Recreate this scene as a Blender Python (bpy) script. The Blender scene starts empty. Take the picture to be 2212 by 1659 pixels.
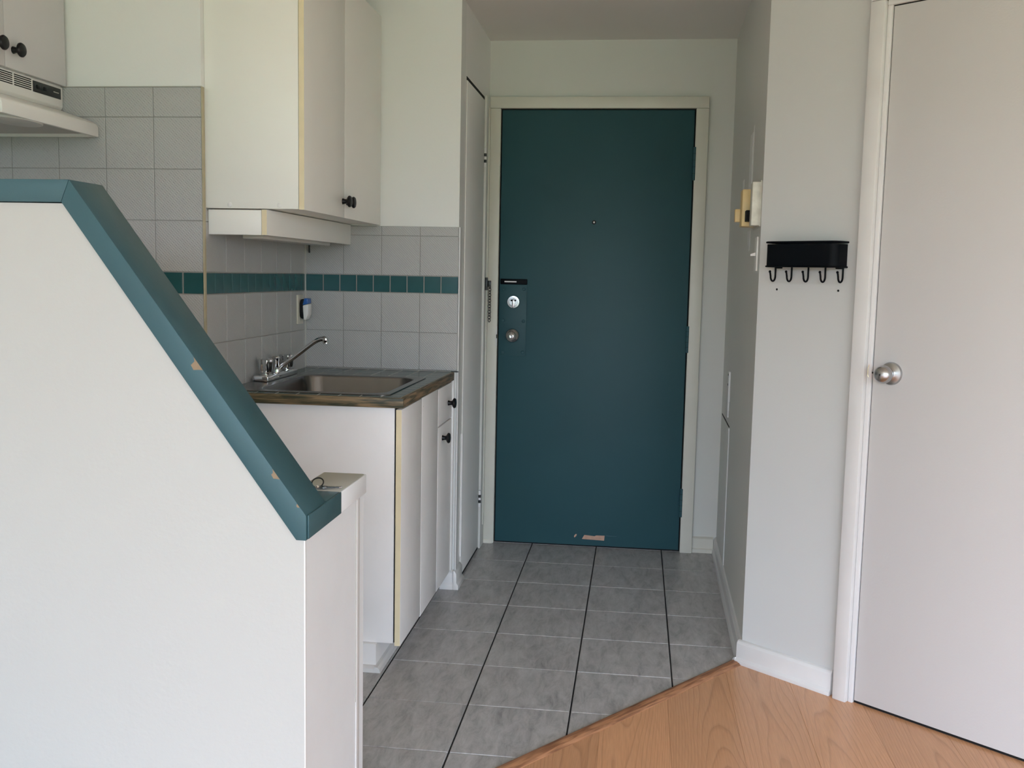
import bpy, bmesh, math, random
from mathutils import Vector, Matrix

random.seed(7)
SC = bpy.context.scene
COL = SC.collection
PI = math.pi

# ------------------------------------------------------------------ camera
CAM_F, CAM_YAW, CAM_PITCH, CAM_ROLL, CAM_H = 2172.572, 0.1224, 0.1079, 0.0200, 1.2775
_cy, _sy, _cp, _sp = math.cos(CAM_YAW), math.sin(CAM_YAW), math.cos(CAM_PITCH), math.sin(CAM_PITCH)
_f = Vector((-_sy * _cp, _cy * _cp, -_sp))
_r = Vector((_cy, _sy, 0))
_u = _r.cross(_f)
_cr, _sr = math.cos(CAM_ROLL), math.sin(CAM_ROLL)
_r2 = _cr * _r + _sr * _u
_u2 = -_sr * _r + _cr * _u
cam_data = bpy.data.cameras.new('camera')
cam = bpy.data.objects.new('camera', cam_data)
COL.objects.link(cam)
cam_data.sensor_fit = 'HORIZONTAL'
cam_data.sensor_width = 36.0
cam_data.lens = CAM_F / 2212.0 * 36.0
cam_data.clip_start = 0.05
cam.matrix_world = Matrix(((_r2.x, _u2.x, -_f.x, 0), (_r2.y, _u2.y, -_f.y, 0),
                           (_r2.z, _u2.z, -_f.z, CAM_H), (0, 0, 0, 1)))
SC.camera = cam

# ------------------------------------------------------------------ sky (overcast) and window daylight
WIN_X0, WIN_X1, WIN_Z0, WIN_Z1, WIN_Y = -1.95, 4.05, 0.20, 2.25, -2.80
world = bpy.data.worlds.new('overcast_sky')
SC.world = world
world.use_nodes = True
wn = world.node_tree
wn.nodes.clear()
w_out = wn.nodes.new('ShaderNodeOutputWorld')
w_bg = wn.nodes.new('ShaderNodeBackground')
w_tc = wn.nodes.new('ShaderNodeTexCoord')
w_sep = wn.nodes.new('ShaderNodeSeparateXYZ')
w_ramp = wn.nodes.new('ShaderNodeValToRGB')
w_ramp.color_ramp.elements[0].position = 0.0
w_ramp.color_ramp.elements[0].color = (0.42, 0.475, 0.60, 1)
w_ramp.color_ramp.elements[1].position = 1.0
w_ramp.color_ramp.elements[1].color = (0.92, 1.07, 1.38, 1)
wn.links.new(w_tc.outputs['Generated'], w_sep.inputs[0])
wn.links.new(w_sep.outputs['Z'], w_ramp.inputs[0])
wn.links.new(w_ramp.outputs[0], w_bg.inputs['Color'])
w_bg.inputs['Strength'].default_value = 19.0
wn.links.new(w_bg.outputs[0], w_out.inputs['Surface'])

portal_data = bpy.data.lights.new('window_daylight', 'AREA')
portal_data.shape = 'RECTANGLE'
portal_data.size = WIN_X1 - WIN_X0
portal_data.size_y = WIN_Z1 - WIN_Z0
portal_data.cycles.is_portal = True
portal = bpy.data.objects.new('window_daylight', portal_data)
COL.objects.link(portal)
portal.location = ((WIN_X0 + WIN_X1) / 2, WIN_Y, (WIN_Z0 + WIN_Z1) / 2)
portal.rotation_euler = (math.radians(90), 0, 0)

SC.view_settings.view_transform = 'Standard'
SC.view_settings.look = 'None'
SC.view_settings.exposure = 0.0
SC.view_settings.gamma = 1.0
SC.view_settings.use_curve_mapping = False
SC.cycles.max_bounces = 12
SC.cycles.diffuse_bounces = 8
SC.cycles.glossy_bounces = 6
SC.cycles.use_denoising = True
SC.cycles.sample_clamp_indirect = 6.0

# ------------------------------------------------------------------ materials
MATS = {}


def new_mat(name):
    m = bpy.data.materials.new(name)
    m.use_nodes = True
    nt = m.node_tree
    return m, nt, nt.nodes['Principled BSDF']


def srgb(c):
    return tuple(((v / 255) / 12.92 if v / 255 <= .04045 else ((v / 255 + .055) / 1.055) ** 2.4) for v in c)


def paint(name, col, rough=0.5, spec=0.5, bump=0.0, bscale=60.0, mott=0.03, mscale=3.0, metallic=0.0, coat=0.0):
    m, nt, bs = new_mat(name)
    bs.inputs['Roughness'].default_value = rough
    bs.inputs['Specular IOR Level'].default_value = spec
    bs.inputs['Metallic'].default_value = metallic
    bs.inputs['Coat Weight'].default_value = coat
    tc = nt.nodes.new('ShaderNodeTexCoord')
    if mott > 0:
        nz = nt.nodes.new('ShaderNodeTexNoise')
        nz.inputs['Scale'].default_value = mscale
        nz.inputs['Detail'].default_value = 5
        nt.links.new(tc.outputs['Object'], nz.inputs['Vector'])
        rp = nt.nodes.new('ShaderNodeValToRGB')
        rp.color_ramp.elements[0].position = 0.3
        rp.color_ramp.elements[1].position = 0.7
        rp.color_ramp.elements[0].color = (*[c * (1 - mott) for c in col], 1)
        rp.color_ramp.elements[1].color = (*[min(1, c * (1 + mott)) for c in col], 1)
        nt.links.new(nz.outputs['Fac'], rp.inputs[0])
        nt.links.new(rp.outputs[0], bs.inputs['Base Color'])
    else:
        bs.inputs['Base Color'].default_value = (*col, 1)
    if bump > 0:
        n2 = nt.nodes.new('ShaderNodeTexNoise')
        n2.inputs['Scale'].default_value = bscale
        n2.inputs['Detail'].default_value = 3
        nt.links.new(tc.outputs['Object'], n2.inputs['Vector'])
        bp = nt.nodes.new('ShaderNodeBump')
        bp.inputs['Strength'].default_value = bump
        bp.inputs['Distance'].default_value = 0.002
        nt.links.new(n2.outputs['Fac'], bp.inputs['Height'])
        nt.links.new(bp.outputs[0], bs.inputs['Normal'])
    MATS[name] = m
    return m


def node(nt, kind, **kw):
    n = nt.nodes.new(kind)
    for k, v in kw.items():
        setattr(n, k, v)
    return n


def math_node(nt, op, a, b=None):
    n = nt.nodes.new('ShaderNodeMath')
    n.operation = op
    for i, v in enumerate((a, b)):
        if v is None:
            continue
        if isinstance(v, (int, float)):
            n.inputs[i].default_value = v
        else:
            nt.links.new(v, n.inputs[i])
    return n.outputs[0]


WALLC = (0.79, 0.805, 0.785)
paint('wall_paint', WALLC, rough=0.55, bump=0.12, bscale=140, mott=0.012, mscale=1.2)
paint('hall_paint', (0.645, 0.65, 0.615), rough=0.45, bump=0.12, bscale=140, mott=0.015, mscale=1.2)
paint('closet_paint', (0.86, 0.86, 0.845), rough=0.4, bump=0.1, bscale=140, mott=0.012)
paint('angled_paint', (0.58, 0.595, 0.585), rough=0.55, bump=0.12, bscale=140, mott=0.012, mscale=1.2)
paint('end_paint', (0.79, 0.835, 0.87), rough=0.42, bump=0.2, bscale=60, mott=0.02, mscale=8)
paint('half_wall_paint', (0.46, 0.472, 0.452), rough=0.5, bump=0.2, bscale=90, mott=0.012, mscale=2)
paint('ceiling_paint', (0.76, 0.745, 0.72), rough=0.7, bump=0.1, bscale=120, mott=0.01)
paint('trim_paint', (0.68, 0.68, 0.67), rough=0.35, bump=0.15, bscale=50, mott=0.03, mscale=9)
paint('trim_cream', (0.66, 0.65, 0.575), rough=0.4, bump=0.12, bscale=60, mott=0.03, mscale=7)
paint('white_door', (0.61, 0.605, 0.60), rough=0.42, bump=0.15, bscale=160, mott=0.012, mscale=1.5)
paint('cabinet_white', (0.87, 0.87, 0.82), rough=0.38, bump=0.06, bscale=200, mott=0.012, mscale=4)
paint('cabinet_painted', (0.84, 0.83, 0.82), rough=0.42, bump=0.25, bscale=40, mott=0.03, mscale=6)
paint('cabinet_edge', (0.80, 0.70, 0.47), rough=0.5, mott=0.05, mscale=15)
paint('teal_paint', (0.037, 0.098, 0.117), rough=0.45, spec=0.38, bump=0.12, bscale=90, mott=0.05, mscale=5)
paint('teal_door', (0.026, 0.080, 0.096), rough=0.5, spec=0.3, bump=0.1, bscale=160, mott=0.06, mscale=2.5)
paint('teal_tile', (0.016, 0.088, 0.095), rough=0.22, mott=0.12, mscale=12)
paint('grout_light', (0.50, 0.50, 0.46), rough=0.9, bump=0.2, bscale=200)
paint('grout_wall', (0.30, 0.30, 0.28), rough=0.9)
paint('grout_dark', (0.014, 0.014, 0.015), rough=0.95)
paint('counter_grout', (0.60, 0.61, 0.56), rough=0.9)
paint('counter_tile', (0.055, 0.092, 0.088), rough=0.20, spec=0.4, mott=0.15, mscale=18)
paint('caulk_tan', (0.45, 0.40, 0.27), rough=0.8, mott=0.1, mscale=20)
paint('black_plastic', (0.004, 0.004, 0.005), rough=0.35, spec=0.3, mott=0)
paint('black_metal', (0.001, 0.0022, 0.004), rough=0.55, spec=0.12, mott=0)
paint('black_satin', (0.010, 0.013, 0.014), rough=0.3, mott=0)
paint('dark_gap', (0.004, 0.004, 0.004), rough=0.9, mott=0)
paint('chrome', (0.72, 0.73, 0.74), rough=0.08, metallic=1.0, mott=0)
paint('satin_steel', (0.46, 0.465, 0.47), rough=0.26, metallic=1.0, mott=0)
paint('satin_nickel', (0.52, 0.53, 0.54), rough=0.22, metallic=1.0, mott=0)
paint('stainless', (0.17, 0.168, 0.166), rough=0.25, metallic=1.0, mott=0.05, mscale=20)
paint('brass_dull', (0.50, 0.42, 0.26), rough=0.3, metallic=1.0, mott=0)
paint('hood_white', (0.80, 0.79, 0.75), rough=0.3, mott=0.01)
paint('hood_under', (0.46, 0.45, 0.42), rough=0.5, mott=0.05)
paint('lens_plastic', (0.62, 0.61, 0.57), rough=0.35, mott=0.03)
paint('plate_cream', (0.66, 0.63, 0.52), rough=0.35, mott=0.02)
paint('plastic_white', (0.80, 0.80, 0.78), rough=0.3, mott=0)
paint('plastic_yellow', (0.72, 0.55, 0.26), rough=0.4, mott=0.06, mscale=20)
paint('plastic_aged', (0.62, 0.61, 0.53), rough=0.5, bump=0.3, bscale=120, mott=0.1, mscale=40)
paint('blue_gel', (0.02, 0.12, 0.42), rough=0.2, mott=0)
paint('bare_wood', (0.25, 0.185, 0.115), rough=0.7, mott=0.12, mscale=40)
paint('bare_wood_pale', (0.50, 0.31, 0.22), rough=0.7, mott=0.10, mscale=40)
paint('ledge_paint', (0.46, 0.47, 0.43), rough=0.6, bump=0.2, bscale=60, mott=0.04, mscale=8)
paint('patch_paint', (0.72, 0.72, 0.72), rough=0.5, mott=0.02)
paint('lawn', (0.15, 0.20, 0.10), rough=0.9, mott=0.2, mscale=0.5)
paint('foliage', (0.09, 0.13, 0.05), rough=0.9, mott=0.3, mscale=0.8)


def wall_tile_mat():
    m, nt, bs = new_mat('wall_tile')
    bs.inputs['Roughness'].default_value = 0.34
    bs.inputs['Base Color'].default_value = (0.44, 0.445, 0.435, 1)
    tc = node(nt, 'ShaderNodeTexCoord')
    sp = node(nt, 'ShaderNodeSeparateXYZ')
    nt.links.new(tc.outputs['Object'], sp.inputs[0])
    h = math_node(nt, 'ADD', sp.outputs['X'], sp.outputs['Y'])
    k = 2 * PI / 0.0098
    a = math_node(nt, 'SINE', math_node(nt, 'MULTIPLY', math_node(nt, 'ADD', h, sp.outputs['Z']), k))
    b = math_node(nt, 'SINE', math_node(nt, 'MULTIPLY', math_node(nt, 'SUBTRACT', h, sp.outputs['Z']), k * 0.5))
    c = math_node(nt, 'MULTIPLY', a, math_node(nt, 'ADD', math_node(nt, 'MULTIPLY', b, 0.5), 0.5))
    bp = node(nt, 'ShaderNodeBump')
    bp.inputs['Strength'].default_value = 0.45
    bp.inputs['Distance'].default_value = 0.0012
    nt.links.new(c, bp.inputs['Height'])
    nt.links.new(bp.outputs[0], bs.inputs['Normal'])
    MATS['wall_tile'] = m


def floor_tile_mat():
    m, nt, bs = new_mat('floor_tile')
    bs.inputs['Roughness'].default_value = 0.36
    bs.inputs['Specular IOR Level'].default_value = 0.45
    tc = node(nt, 'ShaderNodeTexCoord')
    oi = node(nt, 'ShaderNodeObjectInfo')
    off = node(nt, 'ShaderNodeVectorMath', operation='SCALE')
    cmb = node(nt, 'ShaderNodeCombineXYZ')
    for i in range(3):
        nt.links.new(oi.outputs['Random'], cmb.inputs[i])
    nt.links.new(cmb.outputs[0], off.inputs[0])
    off.inputs['Scale'].default_value = 37.0
    add = node(nt, 'ShaderNodeVectorMath', operation='ADD')
    nt.links.new(tc.outputs['Object'], add.inputs[0])
    nt.links.new(off.outputs[0], add.inputs[1])
    mp = node(nt, 'ShaderNodeMapping')
    mp.inputs['Scale'].default_value = (30, 9, 8)
    nt.links.new(add.outputs[0], mp.inputs['Vector'])
    n1 = node(nt, 'ShaderNodeTexNoise')
    n1.inputs['Scale'].default_value = 1.0
    n1.inputs['Detail'].default_value = 9
    n1.inputs['Roughness'].default_value = 0.74
    n1.inputs['Distortion'].default_value = 0.45
    nt.links.new(mp.outputs[0], n1.inputs['Vector'])
    rp = node(nt, 'ShaderNodeValToRGB')
    e = rp.color_ramp.elements
    e[0].position, e[0].color = 0.28, (0.215, 0.213, 0.211, 1)
    e[1].position, e[1].color = 0.72, (0.53, 0.526, 0.522, 1)
    mid = e.new(0.47)
    mid.color = (0.375, 0.372, 0.368, 1)
    nt.links.new(n1.outputs['Fac'], rp.inputs[0])
    nt.links.new(rp.outputs[0], bs.inputs['Base Color'])
    bp = node(nt, 'ShaderNodeBump')
    bp.inputs['Strength'].default_value = 0.12
    bp.inputs['Distance'].default_value = 0.001
    nt.links.new(n1.outputs['Fac'], bp.inputs['Height'])
    nt.links.new(bp.outputs[0], bs.inputs['Normal'])
    MATS['floor_tile'] = m


def plank_mat():
    """beech laminate: cathedral grain as contour lines of stretched noise"""
    m, nt, bs = new_mat('laminate')
    bs.inputs['Roughness'].default_value = 0.27
    bs.inputs['Specular IOR Level'].default_value = 0.45
    tc = node(nt, 'ShaderNodeTexCoord')
    oi = node(nt, 'ShaderNodeObjectInfo')
    cmb = node(nt, 'ShaderNodeCombineXYZ')
    nt.links.new(oi.outputs['Random'], cmb.inputs[1])
    nt.links.new(oi.outputs['Random'], cmb.inputs[2])
    off = node(nt, 'ShaderNodeVectorMath', operation='SCALE')
    nt.links.new(cmb.outputs[0], off.inputs[0])
    off.inputs['Scale'].default_value = 23.0
    add = node(nt, 'ShaderNodeVectorMath', operation='ADD')
    nt.links.new(tc.outputs['Object'], add.inputs[0])
    nt.links.new(off.outputs[0], add.inputs[1])
    sx = node(nt, 'ShaderNodeSeparateXYZ')
    nt.links.new(tc.outputs['Object'], sx.inputs[0])
    # broad figure
    mp = node(nt, 'ShaderNodeMapping')
    mp.inputs['Scale'].default_value = (6.0, 0.9, 1.0)
    nt.links.new(add.outputs[0], mp.inputs['Vector'])
    n1 = node(nt, 'ShaderNodeTexNoise')
    n1.inputs['Scale'].default_value = 1.0
    n1.inputs['Detail'].default_value = 2.2
    n1.inputs['Roughness'].default_value = 0.45
    n1.inputs['Distortion'].default_value = 0.25
    nt.links.new(mp.outputs[0], n1.inputs['Vector'])
    # parabola across the board pulls the contours into cathedral arches
    xo = math_node(nt, 'ADD', sx.outputs['X'], math_node(nt, 'MULTIPLY', math_node(nt, 'SUBTRACT', oi.outputs['Random'], 0.5), 0.10))
    ax = math_node(nt, 'MULTIPLY', xo, xo)
    ys = math_node(nt, 'SUBTRACT', math_node(nt, 'MULTIPLY', math_node(nt, 'FRACT', math_node(nt, 'MULTIPLY', oi.outputs['Random'], 7.31)), 11.0), 5.5)
    fld = math_node(nt, 'ADD', math_node(nt, 'MULTIPLY', n1.outputs['Fac'], 9.0),
                    math_node(nt, 'MULTIPLY', ax, 560.0))
    fld = math_node(nt, 'ADD', fld, math_node(nt, 'MULTIPLY', sx.outputs['Y'], ys))
    fr = math_node(nt, 'FRACT', fld)
    rp = node(nt, 'ShaderNodeValToRGB')
    e = rp.color_ramp.elements
    e[0].position, e[0].color = 0.0, (0.515, 0.280, 0.150, 1)
    e[1].position, e[1].color = 1.0, (0.478, 0.250, 0.128, 1)
    k1 = e.new(0.10)
    k1.color = (0.590, 0.318, 0.168, 1)
    k2 = e.new(0.80)
    k2.color = (0.575, 0.305, 0.158, 1)
    nt.links.new(fr, rp.inputs[0])
    # fine pores
    mp2 = node(nt, 'ShaderNodeMapping')
    mp2.inputs['Scale'].default_value = (330, 14, 1)
    nt.links.new(add.outputs[0], mp2.inputs['Vector'])
    n2 = node(nt, 'ShaderNodeTexNoise')
    n2.inputs['Scale'].default_value = 1.0
    n2.inputs['Detail'].default_value = 3
    nt.links.new(mp2.outputs[0], n2.inputs['Vector'])
    mx = node(nt, 'ShaderNodeMix', data_type='RGBA', blend_type='MULTIPLY')
    mx.inputs['Factor'].default_value = 0.30
    nt.links.new(rp.outputs[0], mx.inputs[6])
    nt.links.new(n2.outputs['Fac'], mx.inputs[7])
    # board-to-board tone
    hs = node(nt, 'ShaderNodeHueSaturation')
    nt.links.new(math_node(nt, 'ADD', math_node(nt, 'MULTIPLY', oi.outputs['Random'], 0.16), 1.12), hs.inputs['Value'])
    nt.links.new(mx.outputs[2], hs.inputs['Color'])
    nt.links.new(hs.outputs[0], bs.inputs['Base Color'])
    MATS['laminate'] = m


def grain_mat(name, dark, light, scale, axis):
    m, nt, bs = new_mat(name)
    bs.inputs['Roughness'].default_value = 0.5
    tc = node(nt, 'ShaderNodeTexCoord')
    mp = node(nt, 'ShaderNodeMapping')
    s = [scale] * 3
    s[axis] = scale * 0.07
    mp.inputs['Scale'].default_value = s
    nt.links.new(tc.outputs['Object'], mp.inputs['Vector'])
    n1 = node(nt, 'ShaderNodeTexNoise')
    n1.inputs['Scale'].default_value = 1.0
    n1.inputs['Detail'].default_value = 6
    n1.inputs['Distortion'].default_value = 0.6
    nt.links.new(mp.outputs[0], n1.inputs['Vector'])
    rp = node(nt, 'ShaderNodeValToRGB')
    rp.color_ramp.elements[0].position, rp.color_ramp.elements[0].color = 0.38, (*dark, 1)
    rp.color_ramp.elements[1].position, rp.color_ramp.elements[1].color = 0.62, (*light, 1)
    nt.links.new(n1.outputs['Fac'], rp.inputs[0])
    nt.links.new(rp.outputs[0], bs.inputs['Base Color'])
    bp = node(nt, 'ShaderNodeBump')
    bp.inputs['Strength'].default_value = 0.4
    bp.inputs['Distance'].default_value = 0.001
    nt.links.new(n1.outputs['Fac'], bp.inputs['Height'])
    nt.links.new(bp.outputs[0], bs.inputs['Normal'])
    MATS[name] = m


wall_tile_mat()
floor_tile_mat()
plank_mat()
grain_mat('edge_wood_x', (0.035, 0.040, 0.022), (0.24, 0.165, 0.085), 130, 0)
grain_mat('edge_wood_y', (0.045, 0.045, 0.028), (0.26, 0.175, 0.10), 110, 1)
grain_mat('strip_wood', (0.20, 0.085, 0.038), (0.42, 0.205, 0.10), 150, 0)

# ------------------------------------------------------------------ mesh helpers
WORLD = ((0, 0, 0), 0.0)
ANGLED = ((0.3836, 3.3274, 0.0), math.atan2(-0.6468, 0.7627))   # x along the angled wall, -y out of it
HALL_R = ((0.384, 3.327, 0.0), math.atan2(1.373, 0.018))        # x along the hall's right wall, +y out of it
BASE = {}


def setprops(o, label=None, cat=None, group=None, kind=None):
    if label:
        o['label'] = label
    if cat:
        o['category'] = cat
    if group:
        o['group'] = group
    if kind:
        o['kind'] = kind
    return o


def place(o, frame, base):
    (px, py, pz), rz = frame
    c, s = math.cos(rz), math.sin(rz)
    o.location = (px + c * base[0] - s * base[1], py + s * base[0] + c * base[1], pz + base[2])
    o.rotation_euler = (0, 0, rz)


def thing(name, label, cat, base=(0, 0, 0), frame=WORLD, group=None, kind=None):
    o = bpy.data.objects.new(name, None)
    o.empty_display_size = 0.05
    COL.objects.link(o)
    place(o, frame, base)
    BASE[o.name] = Vector(base)
    return setprops(o, label, cat, group, kind)


class MB:
    def __init__(self):
        self.v, self.f = [], []

    def add(self, vs, fs):
        n = len(self.v)
        self.v += [tuple(p) for p in vs]
        self.f += [tuple(n + i for i in f) for f in fs]
        return self

    def box(self, x0, x1, y0, y1, z0, z1):
        return self.add([(x0, y0, z0), (x1, y0, z0), (x1, y1, z0), (x0, y1, z0),
                         (x0, y0, z1), (x1, y0, z1), (x1, y1, z1), (x0, y1, z1)],
                        [(0, 3, 2, 1), (4, 5, 6, 7), (0, 1, 5, 4), (1, 2, 6, 5), (2, 3, 7, 6), (3, 0, 4, 7)])

    def prism(self, pts, vec):
        n = len(pts)
        vec = Vector(vec)
        a = [Vector(p) for p in pts]
        return self.add(a + [p + vec for p in a],
                        [tuple(reversed(range(n))), tuple(range(n, 2 * n))] +
                        [(i, (i + 1) % n, n + (i + 1) % n, n + i) for i in range(n)])

    def lathe(self, prof, c, axis, n=24):
        """profile [(radius, distance along axis)]"""
        axis = Vector(axis).normalized()
        t = Vector((0, 0, 1)) if abs(axis.z) < 0.9 else Vector((1, 0, 0))
        a = axis.cross(t).normalized()
        b = axis.cross(a)
        c = Vector(c)
        vs, fs = [], []
        for (r, h) in prof:
            for i in range(n):
                w = 2 * PI * i / n
                vs.append(c + axis * h + (a * math.cos(w) + b * math.sin(w)) * r)
        for k in range(len(prof) - 1):
            for i in range(n):
                j = (i + 1) % n
                fs.append((k * n + i, k * n + j, (k + 1) * n + j, (k + 1) * n + i))
        fs.append(tuple(reversed(range(n))))
        fs.append(tuple((len(prof) - 1) * n + i for i in range(n)))
        return self.add(vs, fs)

    def tube(self, path, r, n=10, closed=False):
        P = [Vector(p) for p in path]
        N = len(P)
        rs = r if isinstance(r, (list, tuple)) else [r] * N
        vs, fs = [], []
        prev = None
        for i in range(N):
            if closed:
                t = (P[(i + 1) % N] - P[i - 1]).normalized()
            else:
                t = (P[min(i + 1, N - 1)] - P[max(i - 1, 0)]).normalized()
            if prev is None:
                ref = Vector((0, 0, 1)) if abs(t.z) < 0.9 else Vector((1, 0, 0))
                a = t.cross(ref).normalized()
            else:
                a = (prev - t * prev.dot(t)).normalized()
            prev = a
            b = t.cross(a)
            for k in range(n):
                w = 2 * PI * k / n
                vs.append(P[i] + (a * math.cos(w) + b * math.sin(w)) * rs[i])
        for i in range(N if closed else N - 1):
            j = (i + 1) % N
            for k in range(n):
                l = (k + 1) % n
                fs.append((i * n + k, i * n + l, j * n + l, j * n + k))
        if not closed:
            fs.append(tuple(reversed(range(n))))
            fs.append(tuple((N - 1) * n + k for k in range(n)))
        return self.add(vs, fs)

    def build(self, name, mat, parent=None, frame=WORLD, base=None, bevel=0.0, seg=2, smooth=False, label=None):
        """parent: a thing (vertices are then given in the parent's frame), or None for a top-level mesh"""
        if parent is not None:
            base = BASE[parent.name]
        base = Vector(base if base is not None else (0, 0, 0))
        bm = bmesh.new()
        vs = [bm.verts.new(Vector(p) - base) for p in self.v]
        for f in self.f:
            try:
                bm.faces.new([vs[i] for i in f])
            except ValueError:
                pass
        bmesh.ops.recalc_face_normals(bm, faces=bm.faces)
        if bevel > 0:
            ed = [e for e in bm.edges if len(e.link_faces) == 2 and e.calc_face_angle(0) > 0.5]
            bmesh.ops.bevel(bm, geom=ed, offset=bevel, segments=seg, affect='EDGES', clamp_overlap=True, profile=0.5)
        me = bpy.data.meshes.new(name)
        bm.to_mesh(me)
        bm.free()
        if smooth or bevel > 0:
            me.polygons.foreach_set('use_smooth', [True] * len(me.polygons))
            if hasattr(me, 'set_sharp_from_angle'):
                me.set_sharp_from_angle(angle=math.radians(38 if smooth else 25))
        me.materials.append(MATS[mat])
        o = bpy.data.objects.new(name, me)
        COL.objects.link(o)
        BASE[o.name] = base
        if parent is None:
            place(o, frame, base)
        else:
            o.parent = parent
        if label:
            o['label'] = label
        return o


def B(*a):
    return MB().box(*a)


def struct(mb, name, mat, label, cat, frame=WORLD, base=(0, 0, 0), bevel=0.0, **kw):
    o = mb.build(name, mat, frame=frame, base=base, bevel=bevel, **kw)
    return setprops(o, label, cat, kind='structure')


_tile_cache = {}


def tile(parent, name, mat, x0, x1, y0, y1, z0, z1, bevel=0.0012):
    """one tile as an object; alike tiles share their mesh"""
    d = (round(x1 - x0, 4), round(y1 - y0, 4), round(z1 - z0, 4))
    key = (d, mat)
    if key not in _tile_cache:
        o = MB().box(-d[0] / 2, d[0] / 2, -d[1] / 2, d[1] / 2, -d[2] / 2, d[2] / 2).build(name, mat, bevel=bevel, seg=1)
        _tile_cache[key] = o.data
    else:
        o = bpy.data.objects.new(name, _tile_cache[key])
        COL.objects.link(o)
    o.parent = parent
    o.location = Vector(((x0 + x1) / 2, (y0 + y1) / 2, (z0 + z1) / 2)) - BASE[parent.name]
    o.rotation_euler = (0, 0, 0)
    return o


def clip(poly, nx, ny, c):
    """keep the side nx*x + ny*y <= c"""
    out = []
    for i in range(len(poly)):
        a, b = poly[i], poly[(i + 1) % len(poly)]
        da, db = nx * a[0] + ny * a[1] - c, nx * b[0] + ny * b[1] - c
        if da <= 0:
            out.append(a)
        if (da < 0 < db) or (db < 0 < da):
            t = da / (da - db)
            out.append((a[0] + t * (b[0] - a[0]), a[1] + t * (b[1] - a[1])))
    return out


def area(p):
    return abs(sum(p[i][0] * p[(i + 1) % len(p)][1] - p[(i + 1) % len(p)][0] * p[i][1] for i in range(len(p)))) / 2


# ------------------------------------------------------------------ main dimensions
XK = -2.08            # kitchen's left wall
Y1, Y2 = 2.990, 3.940  # tile faces: kitchen end wall, recess back wall
XS = -1.333           # tile face of the recess side wall
XL = -0.708           # hall's left wall
YD = 4.698            # wall round the entrance door
ZC = 2.342            # ceiling
XR = 4.20             # living room's right wall
TT = 0.007            # wall tile thickness
S = 0.1564            # wall tile pitch
TA, TB = 1.2668, 1.1982  # teal band
LD = Vector((0.6177, 0.7864, 0))     # direction of the tile / laminate line
LN = Vector((0.7864, -0.6177, 0))    # towards the laminate
LP = Vector((0.353, 3.336, 0))
LC = LN.dot(LP)
AN = Vector((0.6468, 0.7627, 0))     # into the angled wall
AC = AN.dot(Vector((0.3836, 3.3274, 0)))

# ------------------------------------------------------------------ the setting
floor = struct(B(XK - .1, XR + .1, WIN_Y - .1, 4.80, -0.08, -0.0045), 'floor', 'grout_dark',
               'floor of grey ceramic tile in the hall and beech laminate in front', 'floor')
struct(B(XK - .1, XR + .1, WIN_Y - .1, 4.80, ZC, ZC + .1), 'ceiling', 'ceiling_paint',
       'plain painted ceiling over the entrance hall', 'ceiling')

# floor tiles
TP = 0.3065
for i in range(-6, 4):
    for j in range(-2, 9):
        x0, x1 = -0.4645 + i * TP + 0.0024, -0.4645 + (i + 1) * TP - 0.0024
        y0, y1 = 4.3793 - j * TP + 0.0012, 4.3793 - (j - 1) * TP - 0.0012
        p = [(x0, y0), (x1, y0), (x1, y1), (x0, y1)]
        p = clip(p, LN.x, LN.y, LC)
        p = clip(p, 0, -1, -1.86) if len(p) > 2 else p
        p = clip(p, 0, 1, 4.75) if len(p) > 2 else p
        p = clip(p, 1, 0, 0.45) if len(p) > 2 else p
        p = clip(p, -1, 0, 2.08) if len(p) > 2 else p
        if len(p) < 3 or area(p) < 0.0006:
            continue
        cx, cy = (x0 + x1) / 2, (y0 + y1) / 2
        o = MB().prism([(a - cx, b - cy, -0.009) for a, b in p], (0, 0, 0.009)).build(
            'floor_tile', 'floor_tile', bevel=0.002, seg=1)
        o.parent = floor
        o.location = (cx, cy, random.uniform(-.0004, .0004))

# laminate planks (they run towards the entrance)
PW = 0.1962
for i in range(-12, 22):
    x0, x1 = 0.129 + i * PW + 0.0001, 0.129 + (i + 1) * PW - 0.0001
    if x1 < XK or x0 > XR:
        continue
    end = 3.6
    cuts = [WIN_Y] + [WIN_Y + ((i * 0.43) % 1.2) + 1.2 * k for k in range(0, 4)]
    cuts = [c for c in cuts if c < 1.95] + [end]
    for a, b in zip(cuts[:-1], cuts[1:]):
        p = [(x0, a + .0003), (x1, a + .0003), (x1, b - .0003), (x0, b - .0003)]
        p = clip(p, -LN.x, -LN.y, -(LC + 0.012))
        p = clip(p, AN.x, AN.y, AC + 0.03) if len(p) > 2 else p
        if len(p) > 2 and x1 < -0.60:
            p = clip(p, 0, 1, 1.82)
        p = clip(p, 1, 0, XR) if len(p) > 2 else p
        p = clip(p, -1, 0, -XK) if len(p) > 2 else p
        if len(p) < 3 or area(p) < 0.0006:
            continue
        cx, cy = (x0 + x1) / 2, (max(q[1] for q in p) + min(q[1] for q in p)) / 2
        o = MB().prism([(u - cx, v - cy, -0.009) for u, v in p], (0, 0, 0.0095)).build(
            'laminate_plank', 'laminate', bevel=0.0005, seg=1)
        o.parent = floor
        o.location = (cx, cy, 0)

# reducer strip between tile and laminate: domed profile swept along the line
m = MB()
prof = [(0.0, 0.0), (0.003, 0.006), (0.012, 0.0095), (0.026, 0.0095), (0.036, 0.006), (0.042, 0.0012), (0.042, -0.003), (0, -0.003)]
m.prism([(.035, -p, h) for p, h in prof], (-1.555, 0, 0))
struct(m, 'trim_1', 'strip_wood', 'worn wooden reducer strip between grey tile and laminate', 'threshold strip',
       frame=((LP.x, LP.y, 0.0), math.atan2(LD.y, LD.x)), smooth=True)

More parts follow.
